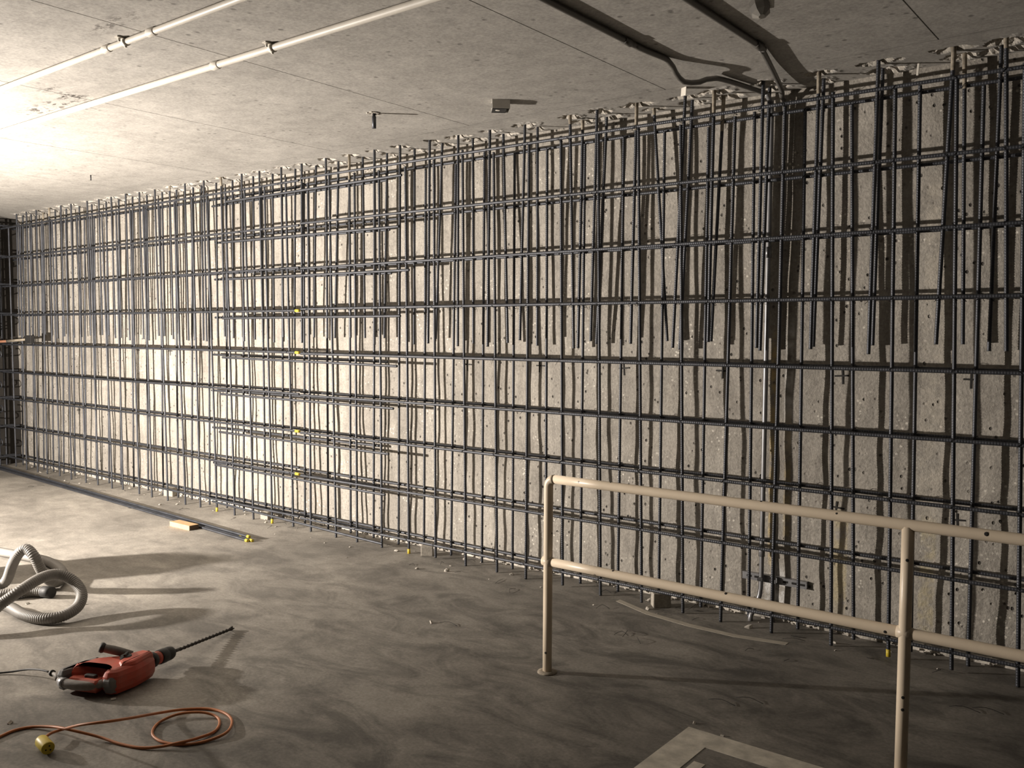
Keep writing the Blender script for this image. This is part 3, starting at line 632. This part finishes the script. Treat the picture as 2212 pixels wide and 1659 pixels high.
vac = thing('unseen_vacuum', 'unseen drum vacuum added just past the left edge, where the grey hose leads', 'vacuum')  # added out of view for the shadow it casts across the floor
v0 = on_z(-150, 1255, 0)
def vl(prof, mat, name): return MB().tube([(v0.x, v0.y, z) for z, r in prof], [r for z, r in prof], 28).build(name, mat, vac)
vl([(0.05, .18), (0.06, .20), (0.30, .20), (0.31, .205)], M_panel, 'drum'); vl([(0.311, .207), (0.36, .21), (0.44, .18), (0.48, .11)], M_red, 'motor_head')
for k in range(4):
    a = k*math.pi/2+.5; MB().tube([(v0.x+.14*math.cos(a)-.012, v0.y+.14*math.sin(a), .026), (v0.x+.14*math.cos(a)+.012, v0.y+.14*math.sin(a), .026)], .026, 12).build('caster', M_black, vac)
MB().tube(spline([(v0.x-.09, v0.y, .46), (v0.x-.06, v0.y, .51), (v0.x+.06, v0.y, .51), (v0.x+.09, v0.y, .46)], .02), .012, 10).build('handle', M_black, vac)

# ------------------------------------------------------------------ extension cord
zc_ = lambda x, y: (x/3.0786, 1120+y/3.0786)
cp = [(300,1455,.03),(345,1425,.03),(420,1402,.03),(540,1372,.10),(720,1350,.12),(880,1325,.085),(1040,1296,.03),(1220,1270,.007),(1390,1266,.006),(1500,1297,.006),(1543,1350,.007),(1510,1420,.012),(1400,1472,.007),(1270,1500,.006),(1150,1500,.006),(1055,1475,.006),(1013,1425,.006),(1060,1355,.006),(1190,1300,.016),(1340,1289,.018),(1440,1318,.008),(1460,1365,.006),(1420,1420,.006),(1300,1465,.010),(1180,1494,.018),(1060,1518,.010),(940,1525,.006),(800,1500,.006),(650,1450,.016),(450,1402,.04),(350,1386,.02),(220,1386,.007),(100,1408,.006),(0,1450,.006),(-150,1520,.006)]
cord = thing('extension_cord', 'orange extension cord with yellow plug coiled on the floor in front of the drill', 'cord')
MB().tube(spline([on_z(*zc_(a, b), z) for a, b, z in cp], 0.012), 0.0056, 8).build('cable', M_cord, cord)
a, b = on_z(*zc_(278, 1482), .030), on_z(*zc_(322, 1530), .026); dd = (b-a).normalized()
plug = MB().tube([a-dd*0.022, a-dd*0.01, a, b-dd*0.005, b], [0.010, 0.021, 0.0245, 0.0245, 0.0225], 18).build('plug', M_yellow, cord)
u = dd.orthogonal().normalized(); v_ = dd.cross(u)
for (i, j) in ((0.009, 0.004), (-0.009, 0.004), (0, -0.010)): MB().tube([b+u*i+v_*j-dd*0.003, b+u*i+v_*j+dd*0.0006], 0.0032, 8).build('socket_hole', M_hole, plug)

# ------------------------------------------------------------------ loose bars, timber, blocks, left clamp
ME_loose = rebar_mesh(5.6, 0.0092)
ends = [(530,1169,0,-.042,'loose steel bar nearest the camera in the bundle, its yellow cap set back'),
        (549,1167,0,-.018,'loose steel bar second from the camera in the bundle, reaching farthest out'),
        (541,1156,0,.006,'loose steel bar third from the camera in the floor bundle, yellow-capped'),
        (552,1157,1,-.006,'loose steel bar lying on top of the others in the floor bundle'),
        (520,1158,0,.030,'loose steel bar on the rebar side of the floor bundle, shortest end')]
for i, (ex, ey, up, off, lab) in enumerate(ends):
    z = 0.0105+up*0.0185; p1 = on_z(ex, ey, z)
    p1 = Vector((p1.x, 4.075+off, z)); p0 = Vector((-11.0, 4.41+off, z))
    d = (p0-p1).normalized(); p0 = p1+d*5.3
    g = thing('loose_bar', lab, 'steel bar', (0, 0, 0), 'loose bars bundled on the floor')
    o = place('bar', ME_loose, M_steel, p0, p1, 5.6, g)
    MB().tube([(0, 0, 5.572), (0, 0, 5.606)], 0.0112, 10).build('end_cap', M_yellow, o)['label'] = 'yellow plastic end cap'
wb = thing('timber_offcut', 'short pale timber offcut lying against the bundle of loose bars', 'wood block')
p = [on_z(370,1136,0), on_z(412,1146,0), on_z(432,1139,0)]
ex = (p[1]-p[0]); L = ex.length; ang = math.atan2(ex.y, ex.x); q = Matrix.Rotation(ang, 3, 'Z')
c = (p[0]+p[1])/2+q@Vector((0, 0.030, 0)); MB().box((c.x, c.y, 0.02), (L, 0.088, 0.039), q, 0.002).build('timber', M_wood, wb)
e = c+q@Vector((L/2+0.0015, 0, 0)); MB().box((e.x, e.y, 0.02), (0.003, 0.082, 0.035), q).build('cut_end', M_woodend, wb)
def cblock(px, py, s, ang, label, w2=0.08):
    p = on_z(px, py, 0); q = Matrix.Rotation(R(ang), 3, 'Z')
    o = MB().box((p.x, p.y+s*0.4, s*0.5), (s*1.25, s*0.95, s), q, 0.006).build('concrete_block', M_block)
    tag(o, label, 'concrete block', 'spacer blocks at the foot of the rebar')
cblock(362, 1072, .085, 20, 'rough grey spacer block under the rebar farthest from the railing')
cblock(570, 1122, .065, 12, 'small flat grey spacer block under the rebar just right of the loose bar ends')
cblock(917, 1201, .07, 40, 'dark cube-like spacer block at the wall foot midway along the rebar')
cblock(1421, 1312, .085, 42, 'square concrete spacer block seen between the two rails of the handrail')
oc = thing('bar_clamp', 'orange bar with a dark clamp end wedged in the rebar at the far left edge', 'clamp')
a, b, c_ = on_y(-60, 741, 4.45), on_y(16, 737, 4.47), on_y(60, 733, 4.50)
MB().tube([a, b], 0.014, 10).build('orange_bar', M_orange, oc); MB().tube([b, c_], [0.018, 0.012], 10).build('socket', M_rust, oc)
MB().box(c_+Vector((0.05, 0, 0)), (0.14, 0.05, 0.09), None, 0.006).build('clamp_block', M_black, oc)

# ------------------------------------------------------------------ debris
mb = MB()
for i in range(90):
    x = random.uniform(-11, 1.5); y = 4.71-abs(random.gauss(0, .2)); s = random.choice((.005, .006, .008, .010, .013, .018))*random.uniform(.7, 1.2)
    q = Matrix.Rotation(random.uniform(0, 6), 3, (random.random()-.5, random.random()-.5, 1))
    b_ = bmesh.new(); bmesh.ops.create_icosphere(b_, subdivisions=1, radius=1.0); b_.verts.index_update()
    vs = [Vector((x, y, s*.3))+q@Vector((v.co.x*s*1.3*random.uniform(.7, 1.2), v.co.y*s*random.uniform(.6, 1.1), v.co.z*s*.45)) for v in b_.verts]
    mb.add(vs, [[v.index for v in f_.verts] for f_ in b_.faces]); b_.free()
for px, py, s in ((22,1563,.010),(60,1305,.01),(932,1346,.012),(1010,1665,.01),(245,1512,.010),(175,1306,.016),(1500,1563,.008),(1560,1590,.007)):
    p = on_z(px, py, 0); mb.box((p.x, p.y, s*.3), (s*2, s*1.2, s*.6), Matrix.Rotation(random.uniform(0, 3), 3, (0.3, 0.2, 1)))
mb.build('concrete_chips', M_chip, fl, kind='stuff')
mb = MB()
for i in range(60):
    x = random.uniform(-10.5, 1.5); y = 4.7-abs(random.gauss(0, .3)); a = random.uniform(0, 6.28); l = random.uniform(.04, .12); k = random.uniform(-2, 2)
    P = [(x, y, .003), (x+l*.5*math.cos(a), y+l*.5*math.sin(a), random.uniform(.004, .02)), (x+l*.5*math.cos(a)+l*.5*math.cos(a+k), y+l*.5*math.sin(a)+l*.5*math.sin(a+k), .004)]
    mb.tube(spline(P, .02), .0013, 3)
for px, py in ((1530,1512),(2050,1527),(2100,1530),(1590,1508),(950,1345)):
    p = on_z(px, py, 0); mb.tube(spline([(p.x, p.y, .003), (p.x+.05, p.y+.02, .01), (p.x+.12, p.y+.01, .003)], .02), .0014, 3)
mb.build('wire_offcuts', M_wire, fl, kind='stuff')
